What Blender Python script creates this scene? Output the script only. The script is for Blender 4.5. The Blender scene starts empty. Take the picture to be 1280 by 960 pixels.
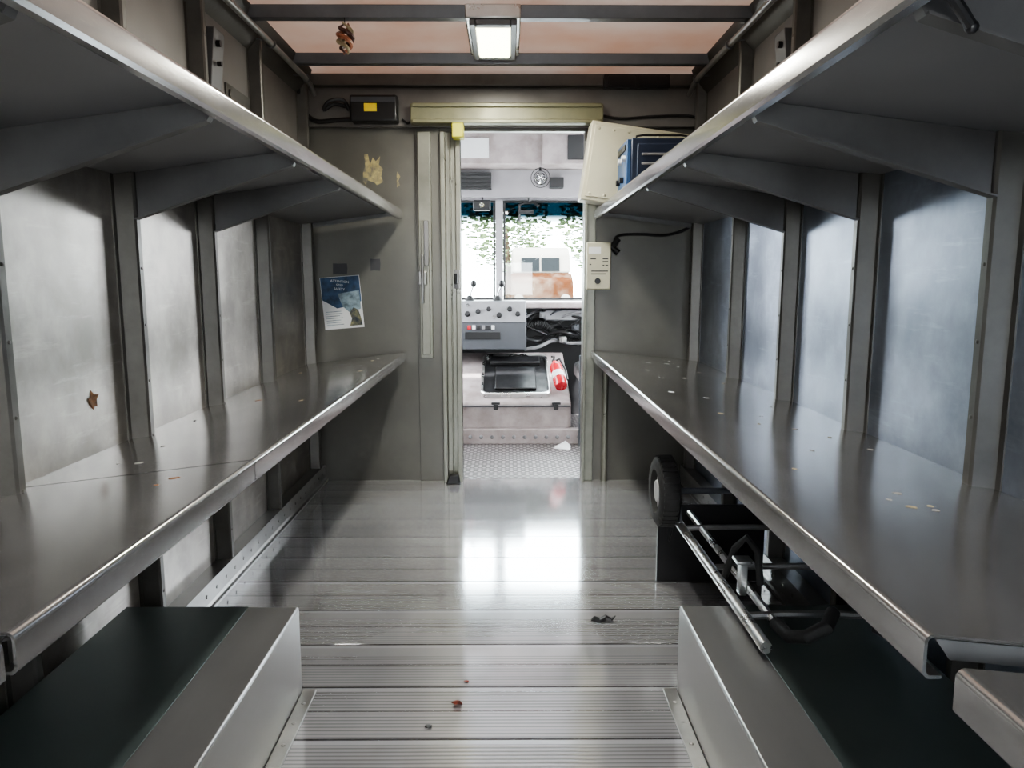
import bpy, bmesh, math, random
from mathutils import Vector, Matrix
random.seed(7)
COL=bpy.context.scene.collection

# ---------------------------------------------------------------- materials
def nodes(name):
    m=bpy.data.materials.new(name); m.use_nodes=True
    nt=m.node_tree; b=nt.nodes.get('Principled BSDF')
    return m,nt,b
def N(nt,t,**kw):
    n=nt.nodes.new(t)
    for k,v in kw.items(): setattr(n,k,v)
    return n
def mat(name,color,metallic=0.0,rough=0.5,var=0.15,scale=6.0,stretch=(1,1,1),rvar=0.1,bump=0.0,bscale=60,emit=None,es=0,stain=None,sscale=3.0,spec=None,scratch=0,samt=.8,spos=.52):
    m,nt,b=nodes(name)
    tc=N(nt,'ShaderNodeNewGeometry')
    mp=N(nt,'ShaderNodeMapping'); mp.inputs['Scale'].default_value=stretch
    nt.links.new(tc.outputs['Position'],mp.inputs['Vector'])
    nz=N(nt,'ShaderNodeTexNoise'); nz.inputs['Scale'].default_value=scale; nz.inputs['Detail'].default_value=7; nz.inputs['Roughness'].default_value=.6
    nt.links.new(mp.outputs[0],nz.inputs['Vector'])
    r=N(nt,'ShaderNodeValToRGB'); r.color_ramp.elements[0].position=.3; r.color_ramp.elements[1].position=.7
    r.color_ramp.elements[0].color=[max(0,c*(1-var)) for c in color]+[1]
    r.color_ramp.elements[1].color=[min(1,c*(1+var)) for c in color]+[1]
    nt.links.new(nz.outputs[0],r.inputs[0])
    colout=r.outputs[0]
    if stain:
        n2=N(nt,'ShaderNodeTexNoise'); n2.inputs['Scale'].default_value=sscale; n2.inputs['Detail'].default_value=8; n2.inputs['Roughness'].default_value=.6
        nt.links.new(tc.outputs['Position'],n2.inputs['Vector'])
        r2=N(nt,'ShaderNodeValToRGB'); r2.color_ramp.elements[0].position=spos-.1; r2.color_ramp.elements[1].position=spos+.14
        r2.color_ramp.elements[0].color=(0,0,0,1); r2.color_ramp.elements[1].color=(samt,samt,samt,1)
        nt.links.new(n2.outputs[0],r2.inputs[0])
        mx=N(nt,'ShaderNodeMix',data_type='RGBA')
        nt.links.new(r2.outputs[0],mx.inputs[0]); nt.links.new(colout,mx.inputs[6]); mx.inputs[7].default_value=list(stain)+[1]
        colout=mx.outputs[2]
    if scratch:
        m2=N(nt,'ShaderNodeMapping'); m2.inputs['Scale'].default_value=(14,5,38); m2.inputs['Rotation'].default_value=(math.radians(9),0,0)
        nt.links.new(tc.outputs['Position'],m2.inputs[0])
        n4=N(nt,'ShaderNodeTexNoise'); n4.inputs['Scale'].default_value=1; n4.inputs['Detail'].default_value=7; n4.inputs['Roughness'].default_value=.65
        nt.links.new(m2.outputs[0],n4.inputs['Vector'])
        r4=N(nt,'ShaderNodeValToRGB'); r4.color_ramp.elements[0].position=.56; r4.color_ramp.elements[1].position=.74
        r4.color_ramp.elements[0].color=(0,0,0,1); r4.color_ramp.elements[1].color=(scratch,)*3+(1,)
        nt.links.new(n4.outputs[0],r4.inputs[0])
        mx=N(nt,'ShaderNodeMix',data_type='RGBA')
        nt.links.new(r4.outputs[0],mx.inputs[0]); nt.links.new(colout,mx.inputs[6]); mx.inputs[7].default_value=[min(1,c*1.6) for c in color]+[1]
        colout=mx.outputs[2]
    nt.links.new(colout,b.inputs['Base Color'])
    b.inputs['Metallic'].default_value=metallic
    mr=N(nt,'ShaderNodeMapRange'); mr.inputs['From Min'].default_value=.3; mr.inputs['From Max'].default_value=.7
    mr.inputs['To Min'].default_value=max(.03,rough-rvar); mr.inputs['To Max'].default_value=min(1,rough+rvar)
    nt.links.new(nz.outputs[0],mr.inputs['Value']); nt.links.new(mr.outputs[0],b.inputs['Roughness'])
    if bump>0:
        n3=N(nt,'ShaderNodeTexNoise'); n3.inputs['Scale'].default_value=bscale; n3.inputs['Detail'].default_value=1.5
        nt.links.new(mp.outputs[0],n3.inputs['Vector'])
        bp=N(nt,'ShaderNodeBump'); bp.inputs['Strength'].default_value=bump; bp.inputs['Distance'].default_value=.01
        nt.links.new(n3.outputs[0],bp.inputs['Height']); nt.links.new(bp.outputs[0],b.inputs['Normal'])
    if emit:
        b.inputs['Emission Color'].default_value=list(emit)+[1]; b.inputs['Emission Strength'].default_value=es
    if spec is not None: b.inputs['Specular IOR Level'].default_value=spec
    return m

M_wall=mat('wall_aluminium',(.36,.34,.315),.85,.40,.32,5.0,(1,1,.8),.06,.09,3.6,stain=(.19,.178,.162),sscale=4.2,scratch=.35,samt=.75,spos=.50)
M_wallr=mat('wall_aluminium_sky_tint',(.31,.345,.41),.85,.40,.32,5.0,(1,1,.8),.06,.09,3.6,stain=(.175,.20,.245),sscale=4.2,scratch=.35,samt=.75,spos=.50)  # same aluminium, with bluish sky reflection put into the base colour
M_post=mat('post_steel',(.125,.12,.11),.7,.42,.2,10,bump=.05)
M_shelf=mat('shelf_steel',(.41,.405,.40),.85,.18,.10,4,(1,.35,1),.04,.008,10,stain=(.31,.305,.30),sscale=3.5,scratch=.2,samt=.6)
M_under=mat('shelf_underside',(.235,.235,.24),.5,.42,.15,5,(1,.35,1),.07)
M_brack=mat('bracket_steel',(.145,.143,.142),.5,.42,.15,8)
M_bulk=mat('bulkhead_paint',(.155,.152,.135),.45,.38,.12,3,bump=.03,bscale=8,stain=(.115,.11,.10),sscale=2,samt=.6)
M_jamb=mat('jamb_paint',(.25,.25,.215),.5,.36,.15,8)
M_head=mat('header_cream',(.255,.25,.155),.2,.40,.15,8,stain=(.18,.178,.12),sscale=8)
M_frame=mat('roof_frame',(.16,.165,.175),.6,.40,.15,9)
M_band=mat('beam_grey_tan',(.20,.19,.18),.4,.42,.12,7)
M_box=mat('wheel_box_aluminium',(.38,.38,.375),.85,.32,.10,5,(1,.3,1),.05)
M_boxshade=mat('green_shelf_shade',(.10,.125,.12),.5,.40,.15,6)  # slight green with the shelf's shade darkened into it
M_alum=mat('bright_aluminium',(.60,.60,.59),.95,.30,.1,10)
M_trim=mat('dull_aluminium',(.34,.34,.33),.85,.40,.15,10)
M_clip=mat('dull_grey_steel',(.15,.15,.15),.6,.5,.15,10)
M_chrome=mat('chrome',(.8,.8,.8),1,.12,.05,10)
M_black=mat('black_plastic',(.012,.012,.013),0,.4,.2,20)
M_rubber=mat('black_rubber',(.02,.02,.02),0,.75,.25,30,bump=.2)
M_grey=mat('grey_plastic',(.22,.22,.23),0,.5,.1,12)
M_hub=mat('pale_wheel_hub',(.42,.42,.42),.1,.5,.1,12)
M_dgrey=mat('console_grey',(.06,.065,.075),0,.5,.1,12)
M_white=mat('cream_enamel',(.48,.46,.35),.1,.4,.08,6)
M_pinkw=mat('cab_pale_paint',(.42,.37,.37),.1,.4,.12,5,stain=(.24,.20,.185),sscale=6)
M_cab=mat('cab_grey_paint',(.30,.29,.305),.1,.45,.1,5)
M_yellow=mat('yellow_sticker',(.85,.65,.05),0,.5,.05)
M_ytrim=mat('yellow_rubber_cap',(.60,.58,.07),0,.5,.15)
M_paper=mat('paper_white',(.70,.71,.72),0,.6,.04)
M_pblue=mat('poster_blue',(.03,.07,.14),0,.5,.5,30)
M_pgrey=mat('poster_photo',(.18,.24,.28),0,.5,.7,25)
M_pyel=mat('poster_figure',(.22,.21,.12),0,.5,.3,40,stain=(.02,.03,.05),sscale=30,samt=1,spos=.46)
M_navy=mat('navy_case',(.022,.032,.06),.2,.35,.2,8)
M_lblue=mat('light_blue_plastic',(.035,.09,.21),0,.4,.2,8)
M_red=mat('extinguisher_red',(.50,.02,.03),0,.25,.05,8)
M_tape=mat('old_tape',(.38,.32,.20),0,.6,.35,40)
M_resid=mat('tape_residue',(.40,.34,.16),0,.6,.2,40,stain=(.155,.152,.13),sscale=34,samt=1,spos=.50)
M_tapeg=mat('grey_tape',(.05,.05,.055),0,.5,.1,40)
M_orange=mat('orange_glaze',(.34,.13,.07),0,.35,.1)
M_brown=mat('brown_glaze',(.09,.04,.03),0,.35,.1)
M_leaf=mat('dry_leaf',(.16,.03,.015),0,.7,.4,60)
M_bleaf=mat('brown_leaf',(.20,.10,.045),0,.7,.6,60)
M_scrap=mat('paper_scrap',(.36,.35,.33),0,.7,.2,60)
M_copper=mat('copper',(.40,.18,.08),.6,.45,.2,60)
M_ground=mat('asphalt',(.30,.30,.29),0,.9,.15,3)
M_tree=mat('foliage',(.075,.10,.05),0,.9,.6,1.2,spec=0)
M_bark=mat('bark',(.05,.035,.025),0,.9,.3,4,spec=0)
M_tan=mat('vehicle_tan',(.035,.013,.006),0,.8,.1,3,stain=(.10,.08,.065),sscale=1.4,spos=.56,spec=0)
M_cream=mat('vehicle_cream',(.16,.145,.13),0,.8,.05,3,spec=0)
M_vglass=mat('vehicle_dark_glass',(.010,.011,.012),0,.9,.1,spec=0)
M_lens=mat('lamp_lens',(1,1,.95),0,.3,.0,emit=(1,1,.66),es=8)

def ceilmat():
    m,nt,b=nodes('translucent_roof_fibreglass')
    g=N(nt,'ShaderNodeNewGeometry')
    nz=N(nt,'ShaderNodeTexNoise'); nz.inputs['Scale'].default_value=1.6; nz.inputs['Detail'].default_value=6
    nt.links.new(g.outputs['Position'],nz.inputs['Vector'])
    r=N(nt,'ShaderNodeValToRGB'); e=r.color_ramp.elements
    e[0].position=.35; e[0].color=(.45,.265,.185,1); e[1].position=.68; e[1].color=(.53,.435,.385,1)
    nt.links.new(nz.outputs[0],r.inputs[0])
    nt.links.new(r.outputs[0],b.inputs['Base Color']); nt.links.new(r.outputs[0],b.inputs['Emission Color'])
    b.inputs['Emission Strength'].default_value=.55; b.inputs['Roughness'].default_value=.5  # daylight coming through the roof is put in as emission
    return m
M_ceil=ceilmat()

def floormat(name,near):
    m,nt,b=nodes(name)
    g=N(nt,'ShaderNodeNewGeometry'); sp=N(nt,'ShaderNodeSeparateXYZ'); nt.links.new(g.outputs['Position'],sp.inputs[0])
    def math_(op,a,bv=None):
        n=N(nt,'ShaderNodeMath',operation=op)
        for i,v in enumerate((a,bv)):
            if v is None: continue
            if hasattr(v,'links'): nt.links.new(v,n.inputs[i])
            else: n.inputs[i].default_value=v
        return n.outputs[0]
    y=sp.outputs[1]
    rib=math_('SINE',math_('MULTIPLY',y,2*math.pi/.0145))
    pl=math_('FRACT',math_('DIVIDE',math_('ADD',y,.02),.1225))
    pl2=math_('FRACT',math_('DIVIDE',math_('ADD',y,.02),.245))
    seam2=math_('LESS_THAN',pl2,.034)
    seam1=math_('LESS_THAN',pl,.05)
    ridge=math_('GREATER_THAN',pl2,.93)
    flat=math_('GREATER_THAN',pl2,.72) if not near else math_('GREATER_THAN',pl2,.93)
    ribh=math_('MULTIPLY',rib,math_('SUBTRACT',1.0,math_('MULTIPLY',flat,.95)))
    h=math_('SUBTRACT',math_('MULTIPLY',ribh,.16 if near else .006),math_('MULTIPLY',seam2,.7 if near else .3))
    bp=N(nt,'ShaderNodeBump'); bp.inputs['Strength'].default_value=.35; bp.inputs['Distance'].default_value=.002
    nt.links.new(h,bp.inputs['Height']); nt.links.new(bp.outputs[0],b.inputs['Normal'])
    nz=N(nt,'ShaderNodeTexNoise'); nz.inputs['Scale'].default_value=2.2; nz.inputs['Detail'].default_value=5; nz.inputs['Roughness'].default_value=.5
    nt.links.new(g.outputs['Position'],nz.inputs['Vector'])
    r=N(nt,'ShaderNodeValToRGB'); e=r.color_ramp.elements
    e[0].position=.34; e[0].color=(.58,.585,.60,1); e[1].position=.64; e[1].color=(.78,.785,.80,1)
    nt.links.new(nz.outputs[0],r.inputs[0])
    mr1=N(nt,'ShaderNodeMix',data_type='RGBA'); nt.links.new(math_('MULTIPLY',ridge,.6),mr1.inputs[0]); nt.links.new(r.outputs[0],mr1.inputs[6]); mr1.inputs[7].default_value=(.88,.90,.95,1)
    groove=math_('MULTIPLY',math_('LESS_THAN',ribh,-.5),.42 if near else .30)
    dark=math_('MAXIMUM',math_('MAXIMUM',math_('MULTIPLY',seam2,.88),math_('MULTIPLY',seam1,.55)),groove)
    mx=N(nt,'ShaderNodeMix',data_type='RGBA'); nt.links.new(dark,mx.inputs[0]); nt.links.new(mr1.outputs[2],mx.inputs[6]); mx.inputs[7].default_value=(.09,.09,.10,1)
    nt.links.new(mx.outputs[2],b.inputs['Base Color'])
    b.inputs['Metallic'].default_value=.70
    mr=N(nt,'ShaderNodeMapRange'); mr.inputs['From Min'].default_value=.3; mr.inputs['From Max'].default_value=.7; mr.inputs['To Min'].default_value=.13; mr.inputs['To Max'].default_value=.09
    nt.links.new(nz.outputs[0],mr.inputs['Value']); nt.links.new(mr.outputs[0],b.inputs['Roughness'])
    return m
M_floor=floormat('aluminium_plank_floor',False)
M_step=floormat('ribbed_aluminium_step',True)

def diamondmat():
    m,nt,b=nodes('diamond_plate')
    g=N(nt,'ShaderNodeNewGeometry'); mp=N(nt,'ShaderNodeMapping'); mp.inputs['Rotation'].default_value=(0,0,math.radians(45)); mp.inputs['Scale'].default_value=(30,30,30)
    nt.links.new(g.outputs['Position'],mp.inputs[0])
    ck=N(nt,'ShaderNodeTexVoronoi'); ck.inputs['Scale'].default_value=1; ck.inputs['Randomness'].default_value=0
    nt.links.new(mp.outputs[0],ck.inputs['Vector'])
    r=N(nt,'ShaderNodeValToRGB'); r.color_ramp.elements[0].color=(1,1,1,1); r.color_ramp.elements[0].position=.2; r.color_ramp.elements[1].color=(0,0,0,1); r.color_ramp.elements[1].position=.42
    nt.links.new(ck.outputs['Distance'],r.inputs[0])
    mx=N(nt,'ShaderNodeMix',data_type='RGBA'); nt.links.new(r.outputs[0],mx.inputs[0]); mx.inputs[6].default_value=(.13,.12,.12,1); mx.inputs[7].default_value=(.62,.59,.59,1)
    nt.links.new(mx.outputs[2],b.inputs['Base Color'])
    bp=N(nt,'ShaderNodeBump'); bp.inputs['Strength'].default_value=.6; bp.inputs['Distance'].default_value=.003
    nt.links.new(r.outputs[0],bp.inputs['Height']); nt.links.new(bp.outputs[0],b.inputs['Normal'])
    b.inputs['Metallic'].default_value=.7; b.inputs['Roughness'].default_value=.35
    return m
M_diamond=diamondmat()

def glassmat():
    m,nt,b=nodes('windshield_glass'); nt.nodes.remove(b)
    out=nt.nodes['Material Output']
    g=N(nt,'ShaderNodeNewGeometry'); sp=N(nt,'ShaderNodeSeparateXYZ'); nt.links.new(g.outputs['Position'],sp.inputs[0])
    r=N(nt,'ShaderNodeMapRange'); r.inputs['From Min'].default_value=1.55; r.inputs['From Max'].default_value=1.66
    nt.links.new(sp.outputs[2],r.inputs['Value'])
    mx=N(nt,'ShaderNodeMix',data_type='RGBA'); nt.links.new(r.outputs[0],mx.inputs[0]); mx.inputs[6].default_value=(.93,.97,.96,1); mx.inputs[7].default_value=(.015,.045,.058,1)
    t=N(nt,'ShaderNodeBsdfTransparent'); nt.links.new(mx.outputs[2],t.inputs[0])
    gl=N(nt,'ShaderNodeBsdfGlossy'); gl.inputs['Roughness'].default_value=.02
    ms=N(nt,'ShaderNodeMixShader'); ms.inputs[0].default_value=.03
    nt.links.new(t.outputs[0],ms.inputs[1]); nt.links.new(gl.outputs[0],ms.inputs[2]); nt.links.new(ms.outputs[0],out.inputs[0])
    return m
M_glass=glassmat()

# ---------------------------------------------------------------- builder
class B:
    def __init__(s): s.bm=bmesh.new(); s.T=None
    def _v(s,p):
        p=Vector(p)
        if s.T is not None: p=s.T@p
        return s.bm.verts.new(p)
    def _f(s,vs,m):
        try:
            f=s.bm.faces.new(vs); f.material_index=m; return f
        except ValueError: return None
    def box(s,x0,x1,y0,y1,z0,z1,m=0):
        if x0>x1:x0,x1=x1,x0
        if y0>y1:y0,y1=y1,y0
        if z0>z1:z0,z1=z1,z0
        v=[s._v((x,y,z)) for z in (z0,z1) for y in (y0,y1) for x in (x0,x1)]
        for q in ((0,2,3,1),(4,5,7,6),(0,1,5,4),(2,6,7,3),(0,4,6,2),(1,3,7,5)): s._f([v[i] for i in q],m)
        return s
    def poly(s,pts,ext,m=0):
        ext=Vector(ext); a=[s._v(p) for p in pts]; b=[s._v(Vector(p)+ext) for p in pts]; n=len(a)
        s._f(a[::-1],m); s._f(b,m)
        for i in range(n): s._f([a[i],a[(i+1)%n],b[(i+1)%n],b[i]],m)
        return s
    def rings(s,rings,m=0,cap=True,closed=False):
        R=[[s._v(p) for p in r] for r in rings]; n=len(R[0])
        for k in range(len(R)-(0 if closed else 1)):
            a=R[k]; b=R[(k+1)%len(R)]
            for i in range(n): s._f([a[i],a[(i+1)%n],b[(i+1)%n],b[i]],m)
        if cap and not closed: s._f(R[0][::-1],m); s._f(R[-1],m)
        return s
    def tube(s,pts,r,n=10,m=0,closed=False):
        pts=[Vector(p) for p in pts]; rs=[]; 
        up=None
        for i,p in enumerate(pts):
            if closed: d=pts[(i+1)%len(pts)]-pts[i-1]
            else: d=pts[min(i+1,len(pts)-1)]-pts[max(i-1,0)]
            d.normalize()
            if up is None:
                up=Vector((0,0,1)) if abs(d.z)<.9 else Vector((1,0,0))
            a=d.cross(up).normalized(); b=a.cross(d).normalized(); up=b
            rr=r[i] if isinstance(r,(list,tuple)) else r
            rs.append([p+a*math.cos(t)*rr+b*math.sin(t)*rr for t in [2*math.pi*k/n for k in range(n)]])
        return s.rings(rs,m,closed=closed)
    def cyl(s,p0,p1,r0,r1=None,n=24,m=0):
        return s.tube([p0,p1],[r0,r0 if r1 is None else r1],n,m)
    def lathe(s,p0,p1,prof,n=28,m=0):
        p0=Vector(p0); d=(Vector(p1)-p0).normalized()
        return s.tube_prof(p0,d,prof,n,m)
    def tube_prof(s,p0,d,prof,n,m):
        up=Vector((0,0,1)) if abs(d.z)<.9 else Vector((1,0,0))
        a=d.cross(up).normalized(); b=a.cross(d).normalized()
        rs=[[p0+d*t+a*math.cos(q)*r+b*math.sin(q)*r for q in [2*math.pi*k/n for k in range(n)]] for t,r in prof]
        return s.rings(rs,m)
    def ball(s,c,r,sc=(1,1,1),m=0,n=12):
        c=Vector(c); rs=[]
        for i in range(1,n):
            ph=math.pi*i/n
            rs.append([c+Vector((r*sc[0]*math.sin(ph)*math.cos(t),r*sc[1]*math.sin(ph)*math.sin(t),r*sc[2]*math.cos(ph))) for t in [2*math.pi*k/(2*n) for k in range(2*n)]])
        return s.rings(rs,m)
    def out(s,name,mats,parent=None,bevel=0,seg=2,ang=35,smooth=True,**props):
        if not isinstance(mats,(list,tuple)): mats=[mats]
        bm=s.bm
        bmesh.ops.recalc_face_normals(bm,faces=bm.faces)
        xs=[v.co for v in bm.verts]
        mn=Vector([min(c[i] for c in xs) for i in range(3)]); mxx=Vector([max(c[i] for c in xs) for i in range(3)])
        org=Vector(((mn.x+mxx.x)/2,(mn.y+mxx.y)/2,mn.z))
        for v in bm.verts: v.co-=org
        me=bpy.data.meshes.new(name); bm.to_mesh(me); bm.free()
        for mm in mats: me.materials.append(mm)
        if smooth:
            me.shade_smooth(); me.set_sharp_from_angle(angle=math.radians(ang))
        o=bpy.data.objects.new(name,me); COL.objects.link(o)
        if parent: o.parent=parent; o.location=org-parent.location
        else: o.location=org
        if bevel:
            md=o.modifiers.new('bevel','BEVEL'); md.width=bevel; md.segments=seg; md.limit_method='ANGLE'; md.angle_limit=math.radians(40)
        for k,v in props.items(): o[k]=v
        return o
def thing(name,loc,label,category,group=None):
    o=bpy.data.objects.new(name,None); o.location=loc; o.empty_display_size=.05; COL.objects.link(o)
    o['label']=label; o['category']=category
    if group: o['group']=group
    return o
def text(body,size,loc,rot,matl,parent,name='lettering',ext=.0004,space=1.0,align='LEFT'):
    cu=bpy.data.curves.new(name,'FONT'); cu.body=body; cu.size=size; cu.extrude=ext; cu.align_x=align; cu.space_line=space
    t=bpy.data.objects.new('tmp',cu); COL.objects.link(t)
    dg=bpy.context.evaluated_depsgraph_get(); dg.update()
    me=bpy.data.meshes.new_from_object(t.evaluated_get(dg)); bpy.data.objects.remove(t)
    me.materials.clear(); me.materials.append(matl)
    o=bpy.data.objects.new(name,me); COL.objects.link(o); o.rotation_euler=rot
    o.parent=parent; o.location=Vector(loc)-(parent.location if parent else Vector())
    return o
ST=dict(kind='structure')

XL,XR=-1.09,1.04      # side walls
YB=4.11               # bulkhead plane
YR=-.9                # rear wall
ZC=2.20

# ---------------------------------------------------------------- shell
B().box(XL-.04,XR+.04,YR,YB+.05,-.04,0).out('floor',M_floor,**ST)
B().box(XL-.03,XL,YR,YB,-.02,ZC).out('wall_left',M_wall,**ST)
B().box(XR,XR+.03,YR,YB,-.02,ZC).out('wall_right',M_wallr,**ST)
# unseen rear wall; opening sized to limit the light from behind
b=B(); b.box(XL,-.50,YR-.03,YR,0,ZC); b.box(.45,XR,YR-.03,YR,0,ZC); b.box(-.50,.45,YR-.03,YR,1.42,ZC); b.box(-.50,.45,YR-.03,YR,0,.85)
b.out('wall_back',M_bulk,**ST)
B().box(XL-.03,XR+.03,YR,YB,ZC,ZC+.01).out('ceiling',M_ceil,**ST)
DX0,DX1,DZ=-.25,.415,1.91
b=B()
b.box(XL,DX0,YB,YB+.05,0,ZC); b.box(DX1,XR,YB,YB+.05,0,ZC); b.box(DX0,DX1,YB,YB+.05,DZ,ZC)
b.out('wall_front',M_bulk,**ST)
b=B(); b.box(XL+.001,XR-.001,YB-.035,YB-.001,1.925,2.12)
b.out('trim_1',M_band,bevel=.004,**ST)
B().box(XL+.02,XR-.02,YB-.07,YB-.036,2.125,2.185).out('trim_2',M_post,bevel=.004,**ST)
tn=3
B().box(-.563,.466,-.5,1.915,-.001,.004).out('trim_%d'%tn,M_step,bevel=.002,**ST); tn+=1
for sx,x in ((-1,-.563),(1,.466)):
    b=B(); xi=x-sx*.036
    b.box(x,xi,-.5,1.92,.003,.009)
    for i in range(16):
        y=.5+i*.09; b.lathe(((x+xi)/2,y,.008),((x+xi)/2,y,1),[(0,.006),(.003,.005),(.0042,.002)],10)
    b.out('trim_%d'%tn,M_trim,bevel=.001,**ST); tn+=1
for nm,x,s in (('baseboard_left',XL,1),('baseboard_right',XR,-1)):
    b=B(); b.poly([(x,YR,-.001),(x+s*.075,YR,-.001),(x+s*.075,YR,.010),(x+s*.065,YR,.012),(x+s*.059,YR,.02),(x+s*.059,YR,.09),(x,YR,.09)],(0,YB-YR,0))
    for i in range(26):
        y=1.8+i*.09; b.lathe((x+s*.059,y,.05),(x+s,y,.05),[(0,.007),(.003,.006),(.0042,.002)],8)
    b.out(nm,M_trim,**ST)
for y in (.95,1.55,2.14,2.70,3.31,4.04):
    for x,s in ((XL,1),(XR,-1)):
        b=B(); w=.022
        b.poly([(x,y-w-.016,.09),(x,y+w+.016,.09),(x+s*.004,y+w+.016,.09),(x+s*.004,y+w,.09),(x+s*.05,y+w-.006,.09),(x+s*.055,y+w-.012,.09),
                (x+s*.055,y-w+.012,.09),(x+s*.05,y-w+.006,.09),(x+s*.004,y-w,.09),(x+s*.004,y-w-.016,.09)],(0,0,2.09))
        for z in [.2+.16*k for k in range(12)]:
            b.ball((x+s*.055,y,z),.005,(.5,1,1),n=5); b.ball((x+s*.004,y-w-.008,z),.004,(.5,1,1),n=5)
        b.out('trim_%d'%tn,M_post,**ST); tn+=1
for y in (.05,.65,1.27,1.89,2.51,3.13,3.76):
    b=B(); b.poly([(XL+.01,y-.03,ZC-.002),(XL+.01,y-.022,ZC-.05),(XL+.01,y+.022,ZC-.05),(XL+.01,y+.03,ZC-.002)],(XR-XL-.02,0,0))
    b.out('trim_%d'%tn,M_frame,bevel=.003,**ST); tn+=1
for x,s in ((XL,1),(XR,-1)):
    b=B(); b.poly([(x,YR,ZC-.001),(x+s*.085,YR,ZC-.001),(x+s*.075,YR,ZC-.03),(x+s*.02,YR,ZC-.10),(x,YR,ZC-.12)],(0,YB-YR-.08,0))
    b.out('trim_%d'%tn,M_post,**ST); tn+=1
for x,s in ((XL,1),(XR,-1)):
    b=B(); b.box(x,x+s*.003,YR,YB-.001,1.50,2.10)
    b.out('trim_%d'%tn,M_band,**ST); tn+=1

# ---------------------------------------------------------------- shelves
def shelf(name,s,xf,zf,xw,zb,y0,y1,label,brackets=(),lip=.052,group=None,brz=0,end=True,under=False):
    T=thing(name,((xf+xw)/2,(y0+y1)/2,zb-.05),label,'shelf',group)
    r=.010; t=.004
    out=[(xw,zb)]; inn=[(xw,zb-t)]
    for k in range(6):
        a=math.radians(90-18*k)
        out.append((xf-s*r+s*r*math.cos(a),zf-r+r*math.sin(a)))
        inn.append((xf-s*r+s*(r-t)*math.cos(a),zf-r+(r-t)*math.sin(a)))
    out+= [(xf,zf-lip+.006),(xf-s*.006,zf-lip),(xf-s*.022,zf-lip)]
    inn+= [(xf-s*t,zf-lip+.008),(xf-s*.008,zf-lip+t),(xf-s*.022,zf-lip+t)]
    pl=out+inn[::-1]
    B().poly([(x,y0,z) for x,z in pl],(0,y1-y0,0)).out('shelf_board',[M_shelf],T,ang=30)
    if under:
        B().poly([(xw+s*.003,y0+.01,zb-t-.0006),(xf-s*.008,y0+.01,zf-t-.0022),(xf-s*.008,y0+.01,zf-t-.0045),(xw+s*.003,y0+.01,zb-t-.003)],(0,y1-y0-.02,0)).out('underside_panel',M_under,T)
    if end:
        for ya,yb in ((y0+.0002,y0+.004),(y1-.004,y1-.0002)):
            b=B(); b.poly([(xw+s*.02,ya,zb-t-.0005),(xf-s*.012,ya,zf-t-.0015),(xf-s*.03,ya,zf-.030),(xw+s*.02,ya,zb-.030)],(0,yb-ya,0))
            b.out('end_flange',M_clip,T,smooth=False)
    for y in brackets:
        slope=(zf-zb)/(xf-xw)
        def zs(x): return zb+(x-xw)*slope-t-.004
        xa=xf-s*.010; xb=xf-s*.035; w0=xw+s*.056
        b=B()
        b.poly([(w0,y-.003,zs(w0)),(xa,y-.003,zs(xa)),(xb,y-.003,zs(xb)-.045),(w0,y-.003,zs(w0)-brz)],(0,.006,0))
        b.poly([(w0,y-.003,zs(w0)-brz),(xb,y-.003,zs(xb)-.045),(xb,y-.003,zs(xb)-.041),(w0,y-.003,zs(w0)-brz+.004)],(0,-.022,0))
        b.poly([(xb,y-.0031,zs(xb)-.045),(xa,y-.0031,zs(xa)-.004),(xa-s*.004,y-.0031,zs(xa)-.004),(xb-s*.004,y-.0031,zs(xb)-.045)],(0,-.016,0))
        b.out('bracket',M_brack,T)
    return T
A='steel wall shelf with folded lip, '
shelf('shelf',1,-.556,.736,XL,.672,.795,1.598,A+'lower tier near open wheel box',(.95,),brz=.12)
shelf('shelf',1,-.556,.736,XL,.672,1.603,4.045,A+'long lower tier with tape scraps',(1.9,2.7,3.31),brz=.12)
shelf('shelf',1,-.556,.736,XL,.672,.1,.775,A+'short lower end section',brz=.12)
shelf('shelf',-1,.457,.745,XR,.688,.765,4.045,A+'lower tier over hand truck',(1.55,2.7,3.31),brz=.12)
shelf('shelf',-1,.460,.735,XR,.678,.05,.712,A+'short section beside a gap')
shelf('shelf',1,-.558,1.497,XL,1.425,.1,4.045,A+'upper tier on cantilever brackets',(.95,1.55,2.14,2.70),brz=.13,under=True)
US=shelf('shelf',-1,.462,1.497,XR,1.425,.1,4.045,A+'upper tier holding cream cabinet',(.95,1.55,2.14,2.70),brz=.13,under=True)
b=B(); b.tube([(.495,.90,1.475),(.505,.90,1.455),(.525,.905,1.435),(.54,.91,1.420)],.007,10); b.ball((.54,.91,1.420),.008,n=6); b.out('hook',M_black,US)

# ---------------------------------------------------------------- wheel boxes
def wheelbox(s,xi,xo,xm,lab):
    T=thing('wheel_box',((xi+xo)/2,.7,0),lab,'wheel box')
    y0,y1,h=-.5,1.92,.25
    b=B(); b.box(xi,xo,y0,y1,0.001,h)
    b.out('body',M_box,T,bevel=.006)
    B().box(xm,xo,y0,y1-.004,h+.0005,h+.002).out('shaded_top',M_boxshade,T,bevel=.0008,label='dark green top with shelf shade in its colour')  # thin sheet whose dark colour stands for shade under the shelf
wheelbox(-1,-.565,XL+.060,-.70,'aluminium wheel box with shade-darkened green top, below the shelf')
wheelbox(1,.468,XR-.060,.61,'aluminium wheel box with shade-darkened green top, under hand truck handles')

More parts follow.
